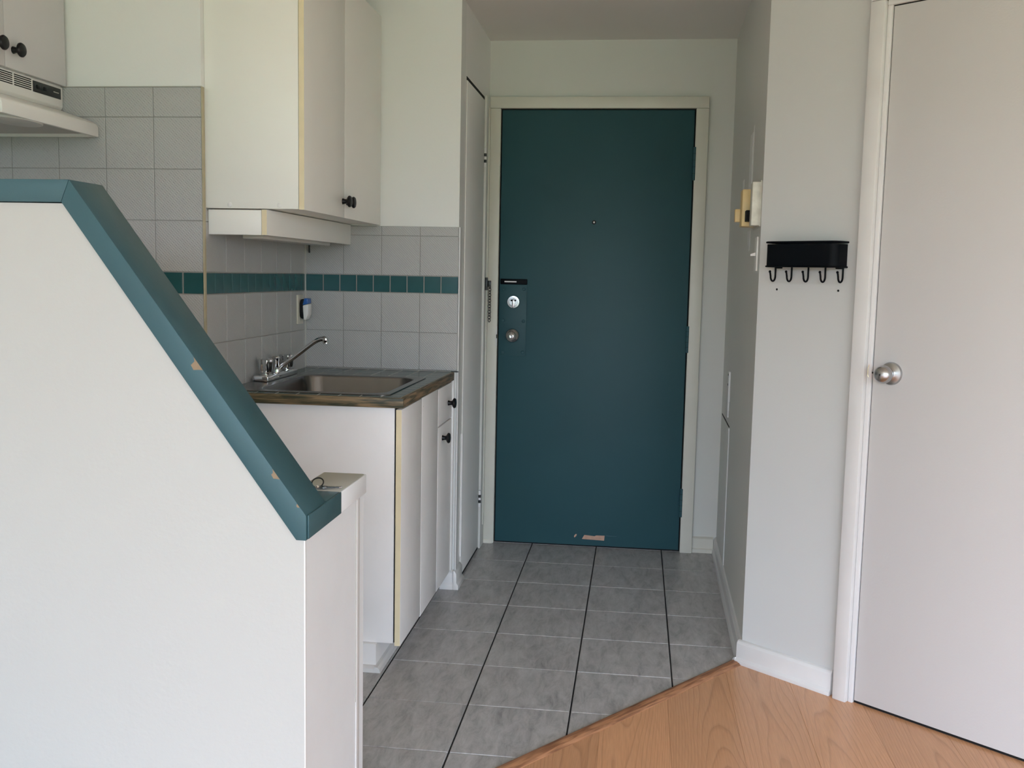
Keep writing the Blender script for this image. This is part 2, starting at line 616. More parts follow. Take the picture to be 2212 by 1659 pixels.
# walls of the entrance
struct(B(-0.85, 0.56, YD, YD + .1, 0, ZC), 'wall_back', 'hall_paint', 'grey wall around the teal entrance door', 'wall')
struct(B(XL - .09, XL, Y2 + .107, YD, 0, ZC), 'wall_left', 'closet_paint',
       'narrow grey hall wall with the flush closet door', 'wall')
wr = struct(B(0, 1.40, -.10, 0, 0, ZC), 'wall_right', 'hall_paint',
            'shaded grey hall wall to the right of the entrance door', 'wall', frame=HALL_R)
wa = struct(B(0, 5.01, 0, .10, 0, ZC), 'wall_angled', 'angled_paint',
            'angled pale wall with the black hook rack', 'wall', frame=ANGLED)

# kitchen walls
wk = struct(B(XK - .1, XS - TT, Y1 + TT, Y1 + TT + .1, 0, ZC), 'wall_kitchen', 'wall_paint',
            'pale kitchen end wall above grey tiles beside the range hood', 'wall')
ws = struct(B(XS - TT - .1, XS - TT, Y1 + TT + .1, Y2 + TT, 0, ZC), 'wall_recess_side', 'wall_paint',
            'tiled wall behind the sink faucet under the hanging cabinet', 'wall')
wb = struct(B(XS - TT - .1, XL, Y2 + TT, Y2 + .107, 0, ZC), 'wall_recess_back', 'wall_paint',
            'pale wall over the sink with grey tile and teal band', 'wall')
struct(B(XK - .1, XK, WIN_Y, Y1 + TT, 0, ZC), 'wall_kitchen_left', 'wall_paint',
       'pale wall that carries the range hood and its cabinet', 'wall')
struct(B(XR, XR + .1, WIN_Y, 0.12, 0, ZC), 'wall_living_right', 'wall_paint', 'plain side wall of the living room', 'wall')
m = MB().box(XK - .1, WIN_X0, WIN_Y - .1, WIN_Y, 0, ZC).box(WIN_X1, XR + .1, WIN_Y - .1, WIN_Y, 0, ZC)
m.box(WIN_X0, WIN_X1, WIN_Y - .1, WIN_Y, 0, WIN_Z0).box(WIN_X0, WIN_X1, WIN_Y - .1, WIN_Y, WIN_Z1, ZC)
struct(m, 'wall_window', 'wall_paint', 'living room wall with the big window behind the camera', 'wall')
w = struct(B(WIN_X0, WIN_X1, WIN_Y - .09, WIN_Y - .03, WIN_Z0, WIN_Z0 + .04), 'window_1', 'trim_paint',
           'wide white framed living room window behind the camera', 'window')
for a, b in ((WIN_X0, WIN_X0 + .04), (0.02, 0.08), (1.99, 2.05), (WIN_X1 - .04, WIN_X1)):
    B(a, b, WIN_Y - .09, WIN_Y - .03, WIN_Z0 + .04, WIN_Z1 - .04).build('window_frame', 'trim_paint', w)
B(WIN_X0, WIN_X1, WIN_Y - .09, WIN_Y - .03, WIN_Z1 - .04, WIN_Z1).build('window_frame', 'trim_paint', w)
struct(B(-40, 40, -60, WIN_Y - .4, -3.2, -3.0), 'ground', 'lawn', 'green lawn outside below the living room window', 'lawn')
# unseen trees, added to block the low sky and tint its light green
m = MB()
for k in range(17):
    cx, hh = -34 + k * 4.2 + random.uniform(-.8, .8), random.uniform(5.5, 8.0)
    m.lathe([(.25, 0), (.22, 1.6), (1.6, 1.8), (2.6, 2.8), (2.8, hh * .55), (2.1, hh * .8), (1.0, hh * .95), (.1, hh)], (cx, -26 + random.uniform(-2, 2), -3.0), (0, 0, 1), 12)
setprops(m.build('added_tree_line', 'foliage', smooth=True), 'unseen row of green trees added outside the window to darken and tint the low sky light', 'trees', kind='stuff')

# wall tiles -----------------------------------------------------------------
G = 0.0011   # half joint


def wall_tiles(parent, axis, const, h0, h1, hj, zrows, mat, depth=TT, g=G, hcut=None):
    """axis 'x': tiles lie in an x-z wall facing -y at y=const; 'y': in a y-z wall facing +x at x=const"""
    hs = sorted(set([h0] + [h for h in hj if h0 + .004 < h < h1 - .004] + [h1]))
    for z0, z1 in zrows:
        for a, b in zip(hs[:-1], hs[1:]):
            nm = 'teal_tile' if mat == 'teal_tile' else 'wall_tile'
            if axis == 'x':
                tile(parent, nm, mat, a + g, b - g, const, const + depth, z0 + g, z1 - g)
            else:
                tile(parent, nm, mat, const - depth, const, a + g, b - g, z0 + g, z1 - g)


rows_low = [(TB - 2 * S, TB - S), (TB - S, TB)]
big = 0.0688
# backing mortar shows in the joints
for par, args in ((wk, (XK, XS - TT, Y1 + .0022, Y1 + TT, 0.80, 1.827)),
                  (ws, (XS - TT, XS - .0022, Y1 + TT, Y2, 0.872, 1.4605)),
                  (wb, (XS, XL - .001, Y2 + .0022, Y2 + TT, 0.892, 1.4605))):
    B(*args).build('tile_grout', 'grout_wall', par)
# recess back wall
hx = [-1.3315 + k * S for k in range(0, 5)]
wall_tiles(wb, 'x', Y2, XS + .001, -0.7062, hx, [(0.892, TB - S), (TB - S, TB), (TA, TA + S), (TA + S, 1.4605)], 'wall_tile')
wall_tiles(wb, 'x', Y2, XS + .001, -0.7062, [-1.2579 + big * k for k in range(0, 8)], [(TB, TA)], 'teal_tile', g=.0021)
# recess side wall
sj = [3.158 - S + .0006 + k * 0.1538 for k in range(0, 8)]
wall_tiles(ws, 'y', XS, Y1 + .001, Y2 - .001, sj, [(0.872, TB - S), (TB - S, TB), (TA, TA + S), (TA + S, 1.4605)], 'wall_tile')
wall_tiles(ws, 'y', XS, Y1 + .001, Y2 - .001, [Y1 + .0758 + big * k for k in range(0, 13)], [(TB, TA)], 'teal_tile', g=.0017)
# kitchen end wall
kx = [-1.3357 - k * S for k in range(0, 6)]
wall_tiles(wk, 'x', Y1, XK + .001, XS - .004, kx,
           [(TB - 2 * S, TB - S), (TB - S, TB), (TA, 1.424), (1.424, 1.5804), (1.5804, 1.7368), (1.7368, 1.827)], 'wall_tile')
wall_tiles(wk, 'x', Y1, XK + .001, XS - .004, [-1.3357 - k * big for k in range(0, 11)], [(TB, TA)], 'teal_tile', g=.0021)
B(XS - .0035, XS + .0015, Y1 - .002, Y1 + .010, 0.88, 1.827).build('corner_caulk', 'caulk_tan', wk)
B(XS - .0015, XS + .0045, Y2 - .0045, Y2 + .001, 0.892, 1.385).build('corner_caulk', 'grout_light', wb)
B(XK, XS - .003, Y1 - .001, Y1 + .005, 1.827, 1.8295).build('caulk_line', 'grout_light', wk)
B(-0.7060, -0.7005, Y2 - .0015, Y2 + .03, 0.07, 1.4605).build('corner_bead', 'trim_paint', wb)

# half wall with teal cap -------------------------------------------------------
HY0, HY1 = 1.800, 1.910
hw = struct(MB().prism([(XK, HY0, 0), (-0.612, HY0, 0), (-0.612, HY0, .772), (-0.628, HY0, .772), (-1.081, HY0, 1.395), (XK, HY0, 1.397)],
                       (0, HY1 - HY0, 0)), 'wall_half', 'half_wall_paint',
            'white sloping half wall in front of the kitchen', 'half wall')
C0, C1 = HY0 - .006, HY1 + .004
MB().prism([(XK, C0, 1.397), (-1.0812, C0, 1.397), (-1.0642, C0, 1.439), (XK, C0, 1.439)], (0, C1 - C0, 0)).build(
    'cap_board', 'teal_paint', hw, bevel=.0015)
MB().prism([(-1.0810, C0, 1.3972), (-0.626, C0, 0.771), (-0.606, C0, 0.771), (-0.606, C0, 0.8185), (-1.0640, C0, 1.4392)], (0, C1 - C0, 0)).build(
    'cap_board', 'teal_paint', hw, bevel=.0015)
MB().box(-0.700, -0.6060, C1 + .0005, 2.010, 0.7735, 0.8195).box(-0.6056, -0.602, C0 + .004, 2.010, 0.7730, 0.8195).build('ledge_cap', 'teal_paint', hw, bevel=.002)
MB().box(-0.703, -0.612, HY1, 2.212, 0, 0.7735).build('stub_post', 'half_wall_paint', hw)
MB().box(-0.703, -0.606, 2.0105, 2.205, 0.7735, 0.8195).build('stub_top', 'ledge_paint', hw, bevel=.003)
MB().box(-0.6065, -0.6030, 2.012, 2.207, 0.775, 0.8185).build('stub_end', 'end_paint', hw, bevel=.001)
MB().box(-0.6118, -0.6105, HY0 + .0045, 2.212, 0, 0.7725).build('end_skin', 'end_paint', hw)
MB().box(-0.6128, -0.6095, HY0 - .0010, HY0 + .004, 0, 0.770).build('corner_bead', 'trim_paint', hw, bevel=.001)
MB().box(-0.614, -0.6080, 2.150, 2.172, 0, 0.785).build('edge_strip', 'trim_paint', hw, bevel=.001)
MB().box(-0.6125, -0.6095, 2.147, 2.150, 0.30, 0.782).build('edge_gap', 'ledge_paint', hw)


def chip(parent, pts, vec, mat='bare_wood'):
    return MB().prism(pts, vec).build('paint_chip', mat, parent)


def slope_pt(t, s):   # t down the slope from the knee, s away from the top edge
    return (-1.064 + .594 * t - .805 * s, C0, 1.439 - .805 * t - .594 * s)


for t0, w_, h_ in ((.405, .030, .014), (.662, .024, .009), (.742, .009, .004)):
    pts = [slope_pt(t0, .0005), slope_pt(t0 + w_ * .25, .004), slope_pt(t0 + w_ * .3, h_), slope_pt(t0 + w_ * .65, h_ * 1.1),
           slope_pt(t0 + w_ * .8, h_ * .6), slope_pt(t0 + w_, .0005)]
    chip(hw, pts, (0, -.0004, 0))

# ------------------------------------------------------------------ entrance door
d1 = thing('door_1', 'dark teal entrance door with white steel frame at the end of the hall', 'door', (-0.21, 4.66, 0), kind='structure')
B(-0.643, 0.226, 4.672, 4.697, 0.010, 2.028).build('door_leaf', 'teal_door', d1, bevel=.0015)
B(-0.699, -0.649, 4.660, 4.697, 0, 2.034).build('frame_jamb', 'trim_cream', d1, bevel=.003)
B(0.232, 0.288, 4.660, 4.697, 0, 2.034).build('frame_jamb', 'trim_cream', d1, bevel=.003)
B(-0.699, 0.288, 4.660, 4.697, 2.0345, 2.086).build('frame_head', 'trim_cream', d1, bevel=.003)
B(-0.649, 0.232, 4.690, 4.6975, 0, 2.034).build('door_gap', 'dark_gap', d1)
B(-0.705, -0.655, 4.655, 4.66, 0.0, 0.016).build('jamb_foot', 'trim_cream', d1)
lp = B(-0.638, -0.514, 4.669, 4.6725, 0.902, 1.233).build('lock_plate', 'teal_door', d1, bevel=.001)
for x, z in ((-.622, 1.210), (-.527, 1.213), (-.622, 1.066), (-.526, 1.064), (-.621, .918), (-.527, .919)):
    MB().lathe([(.0085, 0), (.0082, .0016), (.0055, .003), (.0035, .0022), (.001, .0022)], (x, 4.669, z), (0, -1, 0), 14).build(
        'rivet', 'teal_door', lp, smooth=True)
db = MB().lathe([(.0305, 0), (.0305, .004), (.028, .008), (.020, .0085), (.019, .006), (.001, .006)], (-.575, 4.669, 1.153), (0, -1, 0), 32).build(
    'deadbolt', 'satin_steel', d1, smooth=True)
MB().prism([(-.581, 4.663, 1.126), (-.571, 4.663, 1.130), (-.566, 4.663, 1.150), (-.571, 4.663, 1.170), (-.579, 4.663, 1.166)], (0, -.012, 0)).build(
    'thumb_turn', 'satin_steel', db, bevel=.002)
for dx in (-.009, .009):
    MB().lathe([(.0045, 0), (.004, .0012), (.001, .0012)], (-.575 + dx, 4.6612, 1.160), (0, -1, 0), 12).build('screw_hole', 'dark_gap', db)
kn = MB().lathe([(.033, 0), (.033, .003), (.029, .010), (.020, .014), (.0145, .018), (.0135, .028), (.018, .034), (.0225, .044), (.0215, .054), (.015, .060), (.001, .0615)],
                (-.577, 4.669, .996), (0, -1, 0), 32).build('door_knob', 'satin_nickel', d1, smooth=True)
MB().lathe([(.009, 0), (.0085, .003), (.005, .003), (.001, .002)], (-.577, 4.609, .996), (0, -1, 0), 20).build('knob_button', 'chrome', kn, smooth=True)
tr = B(-0.638, -0.512, 4.662, 4.672, 1.2345, 1.2595).build('chain_track', 'black_metal', d1, bevel=.003)
B(-0.618, -0.562, 4.6612, 4.6625, 1.244, 1.2495).build('track_slot', 'plastic_white', tr)
MB().lathe([(.0095, 0), (.0095, .0015), (.0065, .0035), (.001, .0035)], (-.211, 4.6715, 1.525), (0, -1, 0), 20).build('peephole', 'black_satin', d1, smooth=True)
MB().lathe([(.0050, 0), (.004, .001), (.001, .0016)], (-.211, 4.668, 1.525), (0, -1, 0), 16).build('peephole_lens', 'chrome', d1, smooth=True)
for z0, z1 in ((1.717, 1.864), (.939, 1.060), (.171, .305)):
    h = MB().lathe([(.0075, 0), (.0075, z1 - z0)], (.2305, 4.664, z0), (0, 0, 1), 16).build('hinge', 'teal_door', d1, smooth=True)
    for f in (.2, .4, .6, .8):
        MB().lathe([(.0077, 0), (.0077, .0012)], (.2305, 4.664, z0 + f * (z1 - z0)), (0, 0, 1), 16).build('knuckle_joint', 'dark_gap', h)
chip(d1, [(-.226, 4.672, .040), (-.121, 4.672, .037), (-.119, 4.672, .061), (-.160, 4.672, .060), (-.166, 4.672, .056), (-.215, 4.672, .060)], (0, -.0004, 0), 'bare_wood_pale')
chip(d1, [(-.262, 4.672, .045), (-.253, 4.672, .053), (-.251, 4.672, .062), (-.257, 4.672, .062), (-.264, 4.672, .052)], (0, -.0004, 0), 'bare_wood_pale')
chip(d1, [(-.115, 4.672, .059), (-.062, 4.672, .059), (-.064, 4.672, .0615), (-.110, 4.672, .0625)], (0, -.0004, 0), 'teal_paint')
B(-0.654, -0.6485, 4.6585, 4.662, 0.944, 1.037).build('strike_plate', 'patch_paint', d1, bevel=.001)
B(-0.652, -0.6480, 4.6575, 4.659, 0.982, 1.000).build('strike_hole', 'dark_gap', d1)

# ------------------------------------------------------------------ closet door in the hall's left wall
d2 = thing('door_2', 'flush grey closet door in the hall, left of the entrance', 'door', (XL, 4.30, 0), kind='structure')
B(XL - .004, XL + .0035, 4.074, 4.535, 0.014, 2.049).build('door_leaf', 'closet_paint', d2, bevel=.001)
B(XL - .002, XL + .0012, 4.070, 4.540, 2.0495, 2.064).build('head_gap', 'dark_gap', d2)
B(XL - .002, XL + .0012, 4.068, 4.548, 0.0, 0.0135).build('floor_gap', 'dark_gap', d2)
B(XL - .002, XL + .0008, 4.0705, 4.0735, 0.014, 2.049).build('side_gap', 'ledge_paint', d2)
B(XL - .002, XL + .008, 4.060, 4.0695, 0.10, 0.62).build('edge_strip', 'trim_paint', d2)
for z0, z1 in ((1.755, 1.840), (.202, .280)):
    h = MB().lathe([(.0062, 0), (.0062, z1 - z0)], (XL + .008, 4.541, z0), (0, 0, 1), 14).build('hinge', 'patch_paint', d2, smooth=True)
    for f in (.24, .56):
        MB().lathe([(.0058, 0), (.0064, .0005), (.0064, .014), (.0058, .0145)], (XL + .0082, 4.541, z0 + f * (z1 - z0)), (0, 0, 1), 14).build(
            'hinge_gap', 'black_satin', h)
struct(MB().box(XL, XL + .011, 4.556, 4.660, 0.0, 2.075), 'trim_2', 'hall_paint', 'narrow grey trim between closet door and entrance frame', 'trim', bevel=.002)
struct(MB().box(XL + .011, XL + .016, 4.612, 4.632, 0.10, 2.03), 'trim_3', 'trim_cream', 'thin cream bead beside the entrance door frame', 'trim', bevel=.001)

# baseboards
m = MB()
m.prism([(-0.764, 3.9395, 0.0), (-0.764, 3.918, 0.0), (-0.764, 3.918, 0.018), (-0.764, 3.925, 0.028), (-0.764, 3.926, 0.066), (-0.764, 3.932, 0.074), (-0.764, 3.9395, 0.078)],
        (0.0555, 0, 0))
bl = struct(m, 'baseboard_left', 'trim_paint', 'short white baseboard wrapped round the wall corner by the sink cabinet', 'baseboard', bevel=.001)
MB().prism([(XL, 3.918, 0), (XL + .022, 3.918, 0), (XL + .022, 3.918, .018), (XL + .014, 3.918, .028), (XL + .014, 3.918, .066), (XL + .006, 3.918, .078), (XL, 3.918, .078)],
        (0, 0.138, 0)).build('baseboard_return', 'trim_paint', bl, bevel=.001)
struct(MB().prism([(0.289, YD, 0), (0.289, YD - .020, 0), (0.289, YD - .020, .016), (0.289, YD - .013, .022), (0.289, YD - .013, .066), (0.289, YD, .074)], (0.098, 0, 0)),
       'baseboard_back', 'trim_cream', 'short cream baseboard right of the entrance door frame', 'baseboard')
struct(MB().prism([(0.0, 0, 0), (0.0, .020, 0), (0.0, .018, .014), (0.0, .012, .024), (0.0, .012, .062), (0, .006, .074), (0.0, 0, .076)], (1.375, 0, 0)),
       'baseboard_right', 'trim_paint', 'shaded baseboard along the hall wall to the right', 'baseboard', frame=HALL_R)
ba = struct(MB().prism([(-0.012, 0, 0), (-0.012, -.022, 0), (-0.012, -.022, .012), (-0.012, -.014, .020), (-0.012, -.013, .068), (-0.012, -.008, .076), (-0.012, 0, .080)], (0.348, 0, 0)),
            'baseboard_angled', 'trim_paint', 'white baseboard under the black hook rack', 'baseboard', frame=ANGLED, bevel=.001)
MB().prism([(-0.030, -.012, .003), (-.012, -.020, .003), (-.012, -.020, .020), (-0.022, -.014, .016)], (0, .012, 0)).build('loose_chip', 'patch_paint', ba, bevel=.001)

# ------------------------------------------------------------------ white door in the angled wall
d3 = thing('door_3', 'plain white flush door with round metal knob at right', 'door', (0.78, 0, 0), ANGLED, kind='structure')
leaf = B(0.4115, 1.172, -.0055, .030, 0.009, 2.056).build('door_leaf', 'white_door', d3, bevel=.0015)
B(0.4065, 1.178, -.0002, .032, 0.0, 2.063).build('door_gap', 'dark_gap', d3)
for a, b in ((.350, .394), (1.190, 1.234)):
    B(a, b, -.027, 0, 0, 2.0745).build('door_casing', 'trim_paint', d3, bevel=.003)
B(.350, 1.234, -.027, 0, 2.075, 2.120).build('door_casing', 'trim_paint', d3, bevel=.003)
for a, b in ((.3942, .4085), (1.1755, 1.1898)):
    B(a, b, -.011, .02, 0, 2.060).build('door_jamb', 'patch_paint', d3, bevel=.002)
B(.3942, 1.1898, -.011, .02, 2.0602, 2.0748).build('door_jamb', 'patch_paint', d3, bevel=.002)
rose = MB().lathe([(.0335, 0), (.0335, .003), (.031, .007), (.018, .010), (.014, .012), (.0125, .026)], (.468, -.0055, 1.015), (0, -1, 0), 36).build(
    'knob_rose', 'satin_steel', leaf, smooth=True)
knob3 = MB().lathe([(.0125, 0), (.0175, .003), (.0245, .013), (.0265, .022), (.0255, .031), (.021, .039), (.013, .044), (.001, .0455)], (.468, -.030, 1.015), (0, -1, 0), 36).build(
    'door_knob', 'satin_steel', leaf, smooth=True)
MB().lathe([(.0022, 0), (.0018, .0006), (.0005, .0006)], (.468, -.0754, 1.015), (0, -1, 0), 10).build('knob_pinhole', 'dark_gap', d3)
MB().tube([(.4015, -.0112, 1.036), (.3985, -.0118, 1.028), (.3982, -.0118, 1.006), (.4010, -.0112, 0.999)], .0011, 6).build('strike_edge', 'brass_dull', d3)
MB().lathe([(.0030, 0), (.0028, .0006), (.0005, .0006)], (.4100, -.0055, 1.013), (0, -1, 0), 10).build('latch_hole', 'dark_gap', d3)
MB().lathe([(.0034, 0), (.003, .0005), (.0005, .0005)], (.3455, 0, 1.024), (0, -1, 0), 10).build('nail_hole', 'dark_gap', d3)

for t, z in ((.069, 1.249), (.282, 1.250)):
    o = MB().lathe([(.0036, 0), (.0034, .0007), (.0005, .0007)], (t, 0, z), (0, -1, 0), 10).build('screw_hole', 'dark_gap', wa)

# ------------------------------------------------------------------ base cabinet
XF = -0.724   # faces of the base cabinet doors
bc = thing('base_cabinet', 'white painted base cabinet with cream edge below the sink counter', 'cabinet', (-1.03, 3.5, 0))
B(-1.330, XF - .0235, 3.067, 3.083, 0.088, 0.8565).build('end_panel', 'cabinet_painted', bc, bevel=.001)
B(-1.330, -1.318, 3.084, 3.934, 0.088, 0.8565).build('back_panel', 'cabinet_painted', bc)
B(-1.317, XF - .021, 3.084, 3.934, 0.088, 0.104).build('bottom_panel', 'cabinet_painted', bc)
B(-1.317, XF - .021, 3.920, 3.934, 0.105, 0.8565).build('side_panel', 'cabinet_painted', bc)
m = B(-1.300, -0.800, 3.052, 3.915, 0.0, 0.0875)
m.build('toe_kick', 'cabinet_painted', bc)
m = MB().prism([(-0.800, 3.032, 0), (-0.780, 3.032, 0), (-0.783, 3.032, .012), (-0.790, 3.032, .018), (-0.800, 3.032, .019)], (0, .884, 0))
m.prism([(-1.30, 3.052, 0), (-1.30, 3.032, 0), (-1.30, 3.035, .012), (-1.30, 3.042, .018), (-1.30, 3.052, .019)], (.50, 0, 0))
m.build('shoe_moulding', 'trim_paint', bc)
dA = B(XF - .0175, XF, 3.067, 3.3655, 0.080, 0.850).build('cabinet_door', 'cabinet_painted', bc, bevel=.0015)
B(XF - .0182, XF - .0008, 3.0655, 3.067, 0.081, 0.849).build('edge_band', 'cabinet_edge', dA)
dB = B(XF - .0175, XF + .0005, 3.3685, 3.6475, 0.075, 0.852).build('cabinet_door', 'cabinet_painted', bc, bevel=.0015)
dr = B(XF - .0175, XF + .001, 3.6515, 3.922, 0.709, 0.850).build('drawer', 'cabinet_painted', bc, bevel=.0015)
dC = B(XF - .0175, XF + .001, 3.6515, 3.922, 0.075, 0.704).build('cabinet_door', 'cabinet_painted', bc, bevel=.0015)
B(XF - .0215, XF - .0205, 3.068, 3.93, 0.09, 0.855).build('door_gap', 'dark_gap', bc)
B(XF - .0175, XF + .0085, 3.923, 3.9385, 0.079, 0.8565).build('filler_strip', 'trim_paint', bc, bevel=.001)
for y, z in ((3.350, .800), (3.385, .820)):
    MB().lathe([(.0028, 0), (.0024, .0006), (.0005, .0006)], (XF, y, z), (1, 0, 0), 10).build('filled_hole', 'ledge_paint', bc)


def cab_knob(parent, x, y, z):
    return MB().lathe([(.0105, 0), (.0098, .003), (.0078, .009), (.0082, .015), (.0165, .0195), (.0198, .0225), (.0200, .0260), (.0170, .0300), (.008, .0320), (.0008, .0323)],
                      (x, y, z), (1, 0, 0), 24).build('knob', 'black_plastic', parent, smooth=True)


cab_knob(dr, XF + .001, 3.846, .775)
cab_knob(dC, XF + .001, 3.732, .655)

# ------------------------------------------------------------------ tiled countertop
CT = 0.8885
CX0, CX1, CY0, CY1 = XS + .0005, -0.7275, 3.056, Y2 - .0005
SX0, SX1, SY0, SY1 = -1.255, -0.795, 3.115, 3.655      # hole for the sink
ct = thing('countertop', 'dark green tiled countertop with worn wooden edge around the sink', 'countertop', (-1.03, 3.5, .858))
m = MB().box(CX0, CX1, CY0, SY0, .858, CT - .0007).box(CX0, CX1, SY1, CY1, .858, CT - .0007)
m.box(CX0, SX0, SY0, SY1, .858, CT - .0007).box(SX1, CX1, SY0, SY1, .858, CT - .0007)
m.build('counter_slab', 'counter_grout', ct)
B(CX0, CX1 + .0135, CY0 - .0135, CY0 - .0003, .857, CT + .0005).build('wood_edge', 'edge_wood_x', ct, bevel=.003)
B(CX1 + .0003, CX1 + .0135, CY0, 3.9225, .857, CT + .0005).build('wood_edge', 'edge_wood_y', ct, bevel=.003)
gx = sorted([CX0] + [-1.273 + big * k for k in range(0, 8)] + [CX1])
gy = sorted([CY0] + [3.081 + big * k for k in range(0, 13) if 3.081 + big * k < CY1 - .01] + [CY1])
for a, b in zip(gx[:-1], gx[1:]):
    for c, d in zip(gy[:-1], gy[1:]):
        # cut the tiles round the sink hole into one or two straight pieces
        rects = [(a, b, c, d)]
        if b > SX0 and a < SX1 and d > SY0 and c < SY1:
            rects = []
            if a < SX0:
                rects.append((a, SX0, c, d))
            if b > SX1:
                rects.append((SX1, b, c, d))
            xa, xb = max(a, SX0), min(b, SX1)
            if c < SY0:
                rects.append((xa, xb, c, SY0))
            if d > SY1:
                rects.append((xa, xb, SY1, d))
        for (x0, x1, y0, y1) in rects:
            if x1 - x0 > .008 and y1 - y0 > .008:
                tile(ct, 'counter_tile', 'counter_tile', x0 + .0021, x1 - .0021, y0 + .0021, y1 - .0021, CT - .0007, CT, bevel=.0003)
B(-0.7275, -0.700, 3.9235, 3.9385, CT, CT + .003).build('end_cap', 'black_satin', ct)
B(CX0, CX1, CY1 - .004, CY1, CT, CT + .0035).build('caulk_line', 'grout_wall', ct)


# ------------------------------------------------------------------ sink
def rrect(x0, x1, y0, y1, r, z, n=7):
    pts = []
    for cx, cy, a0 in ((x1 - r, y1 - r, 0), (x0 + r, y1 - r, 90), (x0 + r, y0 + r, 180), (x1 - r, y0 + r, 270)):
        for k in range(n + 1):
            w = math.radians(a0 + 90 * k / n)
            pts.append((cx + r * math.cos(w), cy + r * math.sin(w), z))
    return pts


def loft(mb, loops, cap=True):
    n = len(loops[0])
    vs = [p for l in loops for p in l]
    fs = []
    for k in range(len(loops) - 1):
        for i in range(n):
            j = (i + 1) % n
            fs.append((k * n + i, k * n + j, (k + 1) * n + j, (k + 1) * n + i))
    if cap:
        fs.append(tuple((len(loops) - 1) * n + i for i in range(n)))
    mb.add(vs, fs)
    return mb


sk = thing('sink', 'stainless steel single bowl kitchen sink set into the tiled counter', 'sink', (-1.03, 3.385, CT))
fx0, fx1, fy0, fy1 = -1.327, -0.772, 3.092, 3.676
bx0, bx1, by0, by1 = -1.222, -0.805, 3.135, 3.632
loops = [rrect(fx0, fx1, fy0, fy1, .030, CT + .0006),
         rrect(fx0 + .002, fx1 - .002, fy0 + .002, fy1 - .002, .029, CT + .0030),
         rrect(fx0 + .010, fx1 - .010, fy0 + .010, fy1 - .010, .024, CT + .0036),
         rrect(bx0 - .010, bx1 + .010, by0 - .010, by1 + .010, .070, CT + .0030),
         rrect(bx0 - .003, bx1 + .003, by0 - .003, by1 + .003, .066, CT + .0010),
         rrect(bx0, bx1, by0, by1, .063, CT - .006),
         rrect(bx0 + .010, bx1 - .010, by0 + .010, by1 - .010, .060, CT - .130),
         rrect(bx0 + .018, bx1 - .018, by0 + .018, by1 - .018, .055, CT - .148),
         rrect(bx0 + .040, bx1 - .040, by0 + .040, by1 - .040, .045, CT - .156)]
bowl = loft(MB(), loops).build('sink_bowl', 'stainless', sk, smooth=True)
sol = bowl.modifiers.new('sheet', 'SOLIDIFY')
sol.thickness = 0.0009
sol.offset = -1
MB().lathe([(.040, 0), (.040, .002), (.030, .003), (.026, .001), (.001, .001)], (-1.01, 3.385, CT - .156), (0, 0, 1), 24).build('drain', 'chrome', sk, smooth=True)

# ------------------------------------------------------------------ faucet
FZ = CT + .0036
fc = thing('faucet', 'chrome two handle kitchen faucet with slanting spout', 'faucet', (-1.288, 3.49, FZ))
m = MB().prism([(-1.3185, 3.335, FZ), (-1.262, 3.335, FZ), (-1.262, 3.335, FZ + .015), (-1.268, 3.335, FZ + .021), (-1.313, 3.335, FZ + .021), (-1.3185, 3.335, FZ + .015)], (0, .310, 0))
m.build('base_plate', 'chrome', fc, bevel=.003)
for y in (3.384, 3.598):
    m = MB()
    n = 48
    prof_h = [(.0150, 0), (.0150, .006), (.0205, .009), (.0225, .016), (.0255, .046), (.0252, .052), (.0215, .055), (.0010, .0535)]
    vs, fs = [], []
    for k, (r, h) in enumerate(prof_h):
        for i in range(n):
            w = 2 * PI * i / n
            q = r * (1 + (.11 * math.cos(6 * w) if 2 <= k <= 6 else 0))
            vs.append((-1.290 + q * math.cos(w), y + q * math.sin(w), FZ + .021 + h))
    for k in range(len(prof_h) - 1):
        for i in range(n):
            fs.append((k * n + i, k * n + (i + 1) % n, (k + 1) * n + (i + 1) % n, (k + 1) * n + i))
    fs.append(tuple((len(prof_h) - 1) * n + i for i in range(n)))
    fs.append(tuple(reversed(range(n))))
    m.add(vs, fs).build('handle', 'chrome', fc, smooth=True)
MB().lathe([(.0185, 0), (.0180, .010), (.0145, .014), (.0140, .036), (.0155, .038), (.0155, .052), (.011, .057), (.001, .058)], (-1.290, 3.49, FZ + .021), (0, 0, 1), 28).build(
    'spout_post', 'chrome', fc, smooth=True)
path = [(-1.284, 3.490, FZ + .030), (-1.255, 3.490, .9440), (-1.222, 3.490, .9680), (-1.190, 3.490, .9920), (-1.166, 3.490, 1.0105),
        (-1.150, 3.490, 1.0225), (-1.136, 3.490, 1.0310), (-1.122, 3.490, 1.0360), (-1.110, 3.490, 1.0375), (-1.1045, 3.490, 1.0350)]
MB().tube(path, [.0085, .0080, .0078, .0078, .0078, .0080, .0082, .0085, .0092, .0095], 14).build('spout', 'chrome', fc, smooth=True)
MB().lathe([(.0085, 0), (.0112, .002), (.0114, .012), (.0104, .0135), (.0104, .0205), (.008, .021), (.001, .0205)], (-1.1075, 3.490, 1.0400), (.16, 0, -1), 20).build(
    'aerator', 'chrome', fc, smooth=True)

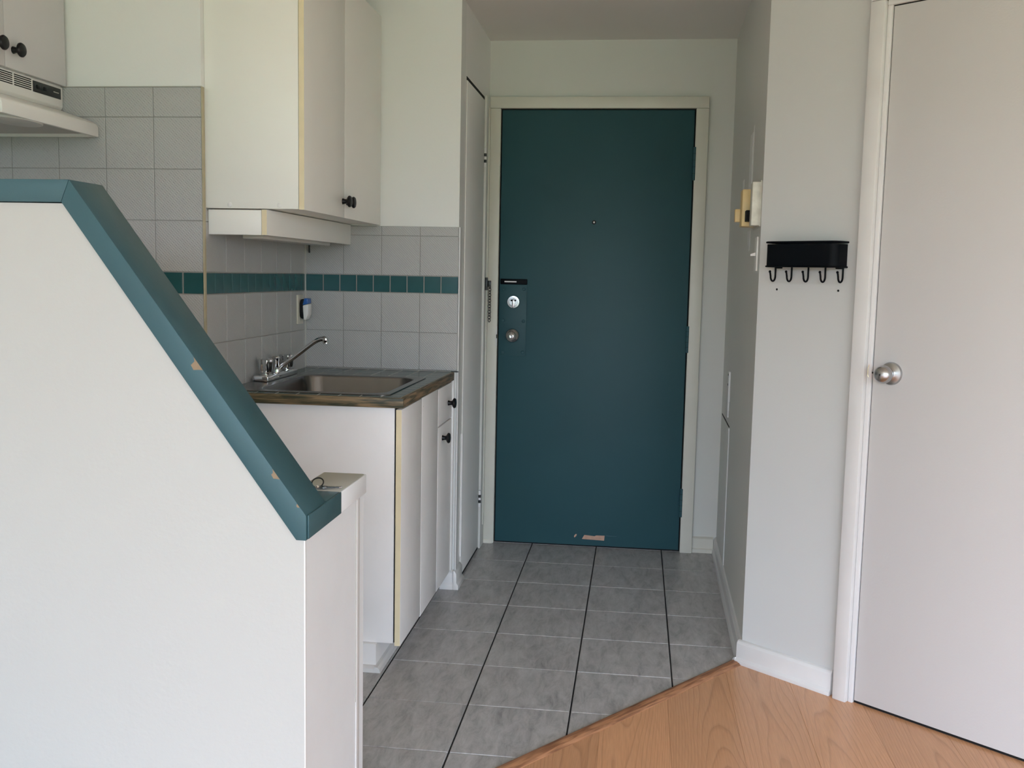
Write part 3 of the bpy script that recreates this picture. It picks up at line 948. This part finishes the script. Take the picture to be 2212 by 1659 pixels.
# ------------------------------------------------------------------ hanging cabinet over the sink
XD = -1.0235
uc = thing('hanging_cabinet', 'tall white hanging cabinet with cream edges above the sink', 'cabinet', (-1.18, 3.48, 1.466))
sp = B(-1.3395, XD - .0185, 3.020, 3.036, 1.4655, 2.265).build('side_panel', 'cabinet_white', uc, bevel=.001)
B(-1.3395, XD - .0185, 3.9225, 3.9385, 1.4665, 2.265).build('side_panel', 'cabinet_white', uc)
B(-1.3395, -1.327, 3.0365, 3.922, 1.4665, 2.265).build('back_panel', 'cabinet_white', uc)
B(-1.3265, XD - .0185, 3.0365, 3.922, 1.4665, 1.482).build('bottom_panel', 'cabinet_white', uc)
B(-1.3265, XD - .0185, 3.0365, 3.922, 2.249, 2.265).build('top_panel', 'cabinet_white', uc)
B(XD - .0183, XD - .0172, 3.022, 3.936, 1.468, 2.263).build('door_gap', 'dark_gap', uc)
u1 = B(XD - .017, XD, 3.0205, 3.4475, 1.4635, 2.265).build('cabinet_door', 'cabinet_white', uc, bevel=.001)
B(XD - .0168, XD - .0006, 3.0190, 3.0205, 1.4642, 2.2645).build('edge_band', 'cabinet_edge', u1)
u2 = B(XD - .017, XD, 3.4500, 3.9375, 1.4635, 2.265).build('cabinet_door', 'cabinet_white', uc, bevel=.001)
cab_knob(u1, XD, 3.424, 1.519)
cab_knob(u2, XD, 3.474, 1.519)
for x in (-1.262, -1.103):
    MB().lathe([(.0075, 0), (.007, .0018), (.004, .003), (.0008, .0034)], (x, 3.020, 1.4765), (0, -1, 0), 16).build('screw_cap', 'plastic_white', sp, smooth=True)
vl = B(-1.3325, -1.1615, 3.021, 3.037, 1.385, 1.4615).build('valance', 'cabinet_white', uc, bevel=.001)
v2 = B(-1.1600, -1.1435, 3.021, 3.9385, 1.385, 1.4630).build('valance', 'cabinet_white', uc, bevel=.001)
B(-1.1598, -1.1440, 3.0195, 3.021, 1.3857, 1.4622).build('edge_band', 'cabinet_edge', v2)
lt = thing('cabinet_light', 'slim pale light bar under the hanging cabinet valance', 'light', (-1.22, 3.45, 1.377))
B(-1.255, -1.185, 3.10, 3.80, 1.376, 1.402).build('light_housing', 'lens_plastic', lt, bevel=.003)
B(-1.250, -1.190, 3.10, 3.80, 1.4022, 1.4650).build('mounting_block', 'cabinet_white', lt)
MB().tube([(-1.31, 3.925, 1.40), (-1.312, 3.930, 1.375), (-1.312, 3.931, 1.350)], .0035, 8).build('light_cord', 'black_plastic', lt)

# ------------------------------------------------------------------ range hood and the cabinet above it
XH = -1.783
rh = thing('range_hood', 'white under cabinet range hood with vent slots and black control panel', 'range hood', (-1.9, 2.6, 1.675))
HY_0, HY_1 = 2.508, 2.9855
m = MB().prism([(XK, HY_0, 1.8245), (XH, HY_0, 1.8245), (XH, HY_0, 1.765), (XH - .006, HY_0, 1.7555), (XK, HY_0, 1.7555)], (0, HY_1 - HY_0, 0))
hb = m.build('hood_body', 'hood_white', rh, bevel=.0015)
m = MB().prism([(XK, HY_0, 1.7550), (XH - .005, HY_0, 1.7550), (-1.686, HY_0, 1.7215), (-1.673, HY_0, 1.714), (-1.668, HY_0, 1.704), (-1.668, HY_0, 1.675),
                (-1.680, HY_0, 1.675), (-1.680, HY_0, 1.700), (XH, HY_0, 1.735), (XK, HY_0, 1.735)], (0, HY_1 - HY_0, 0))
m.build('hood_skirt', 'hood_white', rh, bevel=.002)
B(XK, -1.6805, HY_1 - .012, HY_1, 1.675, 1.699).build('side_lip', 'hood_white', rh)
B(XK, -1.6805, HY_0, HY_0 + .012, 1.675, 1.699).build('side_lip', 'hood_white', rh)
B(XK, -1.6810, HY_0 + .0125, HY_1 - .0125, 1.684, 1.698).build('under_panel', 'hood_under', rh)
MB().prism([(-1.73 + .085 * math.cos(w) * .7, 2.655 + .10 * math.sin(w), 1.683) for w in [2 * PI * k / 20 for k in range(20)]], (0, 0, -.012)).build(
    'lamp_lens', 'lens_plastic', rh, bevel=.004)
for y0, y1 in ((2.546, 2.632), (2.640, 2.732), (2.740, 2.822)):
    m = MB()
    for k in range(6):
        z = 1.7875 + k * .0058
        m.box(XH - .003, XH + .0006, y0, y1, z, z + .0030)
    g = m.build('vent_grille', 'dark_gap', hb)
B(XH - .002, XH + .0015, 2.830, 2.974, 1.786, 1.818).build('control_panel', 'black_satin', hb, bevel=.001)
B(XH + .0015, XH + .0018, 2.934, 2.962, 1.802, 1.8045).build('panel_mark', 'hood_under', hb)
for y in (2.855, 2.890):
    B(XH + .0015, XH + .004, y - .009, y + .009, 1.797, 1.808).build('rocker_switch', 'black_plastic', hb, bevel=.001)

XQ = -1.7705
hc = thing('hood_cabinet', 'pinkish white wall cabinet with black knobs over the range hood', 'cabinet', (-1.92, 2.6, 1.828))
B(XK, XQ - .018, 2.378, 2.984, 1.8255, 2.300).build('cabinet_body', 'cabinet_white', hc)
B(XQ - .0178, XQ - .0168, 2.380, 2.982, 1.830, 2.298).build('door_gap', 'dark_gap', hc)
h1 = B(XQ - .0165, XQ, 2.6835, 2.9845, 1.8275, 2.300).build('cabinet_door', 'white_door', hc, bevel=.001)
h2 = B(XQ - .0165, XQ, 2.3800, 2.6815, 1.8275, 2.300).build('cabinet_door', 'white_door', hc, bevel=.001)
cab_knob(h1, XQ, 2.722, 1.880)
cab_knob(h2, XQ, 2.643, 1.883)

# ------------------------------------------------------------------ wall outlet and plugged-in air freshener
ol = thing('wall_outlet', 'cream wall outlet plate on the tiles behind the sink', 'outlet', (XS, 3.866, 1.068))
B(XS, XS + .006, 3.833, 3.900, 1.068, 1.183).build('cover_plate', 'plate_cream', ol, bevel=.002)
B(XS + .006, XS + .0075, 3.849, 3.884, 1.078, 1.112).build('socket_face', 'plate_cream', ol, bevel=.0006)
af = thing('air_freshener', 'black and white plug-in air freshener with blue top in the outlet', 'air freshener', (XS + .0076, 3.866, 1.085))
x0 = XS + .0080
MB().prism([(x0, 3.846, 1.098), (x0 + .008, 3.846, 1.088), (x0 + .020, 3.846, 1.090), (x0 + .022, 3.846, 1.155), (x0 + .018, 3.846, 1.168), (x0 + .004, 3.846, 1.166), (x0, 3.846, 1.150)],
           (0, .040, 0)).build('plug_body', 'black_plastic', af, bevel=.005)
MB().prism([(x0 + .014, 3.842, 1.142), (x0 + .018, 3.842, 1.086), (x0 + .027, 3.842, 1.084), (x0 + .036, 3.842, 1.108), (x0 + .036, 3.842, 1.148)],
           (0, .048, 0)).build('white_shell', 'plastic_white', af, bevel=.004)
MB().prism([(x0 + .013, 3.843, 1.1430), (x0 + .0355, 3.843, 1.1490), (x0 + .034, 3.843, 1.170), (x0 + .020, 3.843, 1.170)],
           (0, .046, 0)).build('gel_window', 'blue_gel', af, bevel=.003)

# ------------------------------------------------------------------ hook rack on the angled wall
hr = thing('hook_rack', 'black metal wall basket with five hooks on the angled wall', 'hook rack', (.183, 0, 1.319), ANGLED)
T0, T1, DP = .058, .306, .066


def u_path(off, r, z, n=8):
    """open U from wall to wall, rounded at the front corners"""
    a, b, d = T0 + off, T1 - off, -(DP - off)
    pts = [(a, -.001, z)]
    for k in range(n + 1):
        w = math.radians(180 + 90 * k / n)
        pts.append((a + r + r * math.cos(w), d + r + r * math.sin(w), z))
    for k in range(n + 1):
        w = math.radians(270 + 90 * k / n)
        pts.append((b - r + r * math.cos(w), d + r + r * math.sin(w), z))
    pts.append((b, -.001, z))
    return pts


def sheet(mb, off0, off1, z0, z1, r=.026):
    o0, o1 = u_path(off0, r, z0), u_path(off1, r - (off1 - off0), z0)
    n = len(o0)
    vs = o0 + o1 + [(p[0], p[1], z1) for p in o0] + [(p[0], p[1], z1) for p in o1]
    fs = []
    for i in range(n - 1):
        fs += [(i, i + 1, 2 * n + i + 1, 2 * n + i), (n + i, 3 * n + i, 3 * n + i + 1, n + i + 1),
               (i, n + i, n + i + 1, i + 1), (2 * n + i, 2 * n + i + 1, 3 * n + i + 1, 3 * n + i)]
    fs += [(0, 2 * n, 3 * n, n), (n - 1, 2 * n - 1, 4 * n - 1, 3 * n - 1)]
    return mb.add(vs, fs)


sheet(MB(), 0, .0018, 1.3200, 1.3885).build('basket_wall', 'black_metal', hr, smooth=True)
pb = u_path(.0018, .024, 1.3205)
MB().prism(pb, (0, 0, .0018)).build('basket_floor', 'black_metal', hr)
rim = u_path(-.0015, .027, 1.3945)
MB().tube(rim + [(T1, -.0045, 1.3945)][:0], .0030, 8).build('rim_wire', 'black_metal', hr, smooth=True)
MB().tube(u_path(-.0012, .027, 1.3205), .0028, 8).build('rim_wire', 'black_metal', hr, smooth=True)
MB().tube([(T0 - .0015, -.0040, 1.3945), (T1 + .0015, -.0040, 1.3945)], .0030, 8).build('back_wire', 'black_metal', hr, smooth=True)
B(T0 + .002, T1 - .002, -.0022, -.0002, 1.3205, 1.3860).build('back_plate', 'black_metal', hr)
for t in (T0 + .022, T1 - .020):
    B(t - .008, t + .008, -.018, -.002, 1.3145, 1.3205).build('mount_tab', 'black_metal', hr, bevel=.002)
for k in range(5):
    t = .0705 + .0580 * k
    pts = [(t, -.0150, 1.3205), (t, -.0150, 1.3000)]
    for j in range(0, 11):
        w = math.radians(180 * j / 10)
        pts.append((t, -.0280 + .0130 * math.cos(w), 1.2900 - .0150 * math.sin(w)))
    pts.append((t, -.0440, 1.3000))
    pts.append((t, -.0460, 1.3030))
    hk = MB().tube(pts, .0029, 8).build('hook', 'black_metal', hr, smooth=True)
    MB().lathe([(.0005, -.0040), (.0030, -.0028), (.0041, 0), (.0030, .0028), (.0005, .0040)], (t, -.0462, 1.3045), (0, 0, 1), 12).build('hook_tip', 'black_metal', hk, smooth=True)

# ------------------------------------------------------------------ hall right wall: boxes, switch, bracket, hatch
ib = thing('intercom_box', 'small aged white and yellowed plastic box on the shaded hall wall', 'wall box', (.12, 0, 1.45), HALL_R)
B(.030, .090, .001, .030, 1.452, 1.592).build('front_case', 'plastic_aged', ib, bevel=.003)
B(.030, .26, .0002, .004, 1.450, 1.596).build('mounting_plate', 'plastic_aged', ib)
B(.150, .230, .004, .050, 1.455, 1.578).build('yellowed_case', 'plastic_yellow', ib, bevel=.003)
B(.236, .262, .004, .066, 1.474, 1.518).build('yellowed_button', 'plastic_yellow', ib, bevel=.003)
B(.092, .148, .004, .040, 1.470, 1.505).build('dark_slot', 'dark_gap', ib)
ls = thing('light_switch', 'white toggle light switch at the corner above the angled baseboard', 'light switch', (.09, 0, 1.31), HALL_R)
ls['label'] = 'white toggle light switch on the hall wall near the hook rack'
B(.055, .125, .0002, .006, 1.306, 1.418).build('cover_plate', 'plastic_white', ls, bevel=.002)
MB().prism([(.086, .005, 1.356), (.086, .005, 1.368), (.086, .022, 1.362), (.086, .022, 1.355)], (.010, 0, 0)).build('toggle', 'plastic_white', ls, bevel=.001)
bk = thing('metal_bracket', 'white painted metal latch strip on the shaded hall wall', 'bracket', (.96, 0, .70), HALL_R)
B(.935, .985, .0002, .009, .765, .893).build('strip_plate', 'patch_paint', bk, bevel=.002)
B(.950, .985, .0002, .0075, .728, .7645).build('strip_step', 'patch_paint', bk, bevel=.001)
B(.962, .990, .0002, .006, .697, .7275).build('strip_tail', 'patch_paint', bk, bevel=.001)
for z in (.880, .838):
    MB().lathe([(.005, 0), (.0045, .0014), (.001, .0014)], (.955, .009, z), (0, 1, 0), 12).build('screw', 'black_satin', bk)
# hatch and old paint marks belong to the wall
B(.905, 1.33, .0002, .0035, .078, .662).build('hatch_panel', 'hall_paint', wr, bevel=.001)
B(.897, .9045, .0002, .0012, .078, .600).build('hatch_gap', 'dark_gap', wr)
B(.8885, .8965, .0002, .0030, .078, .662).build('hatch_edge', 'patch_paint', wr)
B(.897, 1.33, .0002, .0012, .6625, .6680).build('hatch_gap', 'dark_gap', wr)
B(.405, .500, .0001, .0012, 1.600, 1.800).build('paint_mark', 'plastic_white', wr)
B(.370, .392, .0001, .0009, 1.600, 1.820).build('paint_mark', 'plastic_white', wr)
B(.700, .760, .0001, .0009, 1.625, 1.662).build('paint_mark', 'plastic_white', wr)
MB().prism([(.36, .0001, 1.452), (.46, .0001, 1.452), (.45, .0001, 1.412), (.38, .0001, 1.380), (.36, .0001, 1.400)], (0, .0008, 0)).build('paint_mark', 'patch_paint', wr)

# ------------------------------------------------------------------ door chain beside the entrance
dc = thing('door_chain', 'black security chain hanging from its plate beside the entrance door', 'door chain', (-0.692, 4.60, 1.06))
B(-0.697, -0.686, 4.572, 4.600, 1.206, 1.264).build('chain_plate', 'black_satin', dc, bevel=.002)
B(-0.689, -0.672, 4.596, 4.606, 1.222, 1.250).build('chain_anchor', 'black_satin', dc, bevel=.002)
z = 1.222
for k in range(13):
    pts = []
    for j in range(14):
        w = 2 * PI * j / 14
        u_, v_ = .0062 * math.cos(w), .0088 * math.sin(w)
        tw = math.radians(28 if k % 2 else -34)
        pts.append((-0.678 + u_ * math.cos(tw), 4.600 + u_ * math.sin(tw), z + v_))
    MB().tube(pts, .0018, 6, closed=True).build('chain_link', 'black_satin', dc, smooth=True)
    z -= .0128

# ------------------------------------------------------------------ keys on the ledge
KX, KY, KZ = -0.662, 2.035, 0.8205
kr = thing('key_ring', 'small bunch of keys on a split ring on the teal ledge', 'keys', (KX, KY, KZ))
pts = []
for j in range(24):
    w = 2 * PI * j / 24
    pts.append((KX + .0125 * math.cos(w), KY + .0085 * math.sin(w), KZ + .0105 + .0085 * math.sin(w)))
MB().tube(pts, .0015, 8, closed=True).build('split_ring', 'black_satin', kr, smooth=True)


def key(ang, x, y, zt, mat):
    k = MB()
    c, s = math.cos(ang), math.sin(ang)

    def P(u, v, h):
        return (x + c * u - s * v, y + s * u + c * v, KZ + h)
    head = [P(.010 + .010 * math.cos(2 * PI * i / 14), .0095 * math.sin(2 * PI * i / 14), zt) for i in range(14)]
    k.prism(head, (0, 0, .002))
    k.prism([P(.018, -.0032, zt), P(.046, -.0032, zt), P(.049, -.001, zt), P(.047, .003, zt), (P(.042, .0012, zt)), P(.038, .003, zt), P(.034, .001, zt), P(.030, .0032, zt), P(.018, .0035, zt)],
            (0, 0, .002))
    return k.build('key', mat, kr)


key(0.30, KX + .004, KY - .004, .0003, 'satin_nickel')
key(0.08, KX + .004, KY - .010, .0030, 'satin_steel')
key(3.65, KX - .004, KY - .006, .0004, 'satin_nickel')
MB().lathe([(.0005, 0), (.004, .0012), (.0055, .004), (.004, .0068), (.0005, .008)], (KX + .004, KY - .013, KZ), (0, 0, 1), 16).build('key_tag', 'chrome', kr, smooth=True)
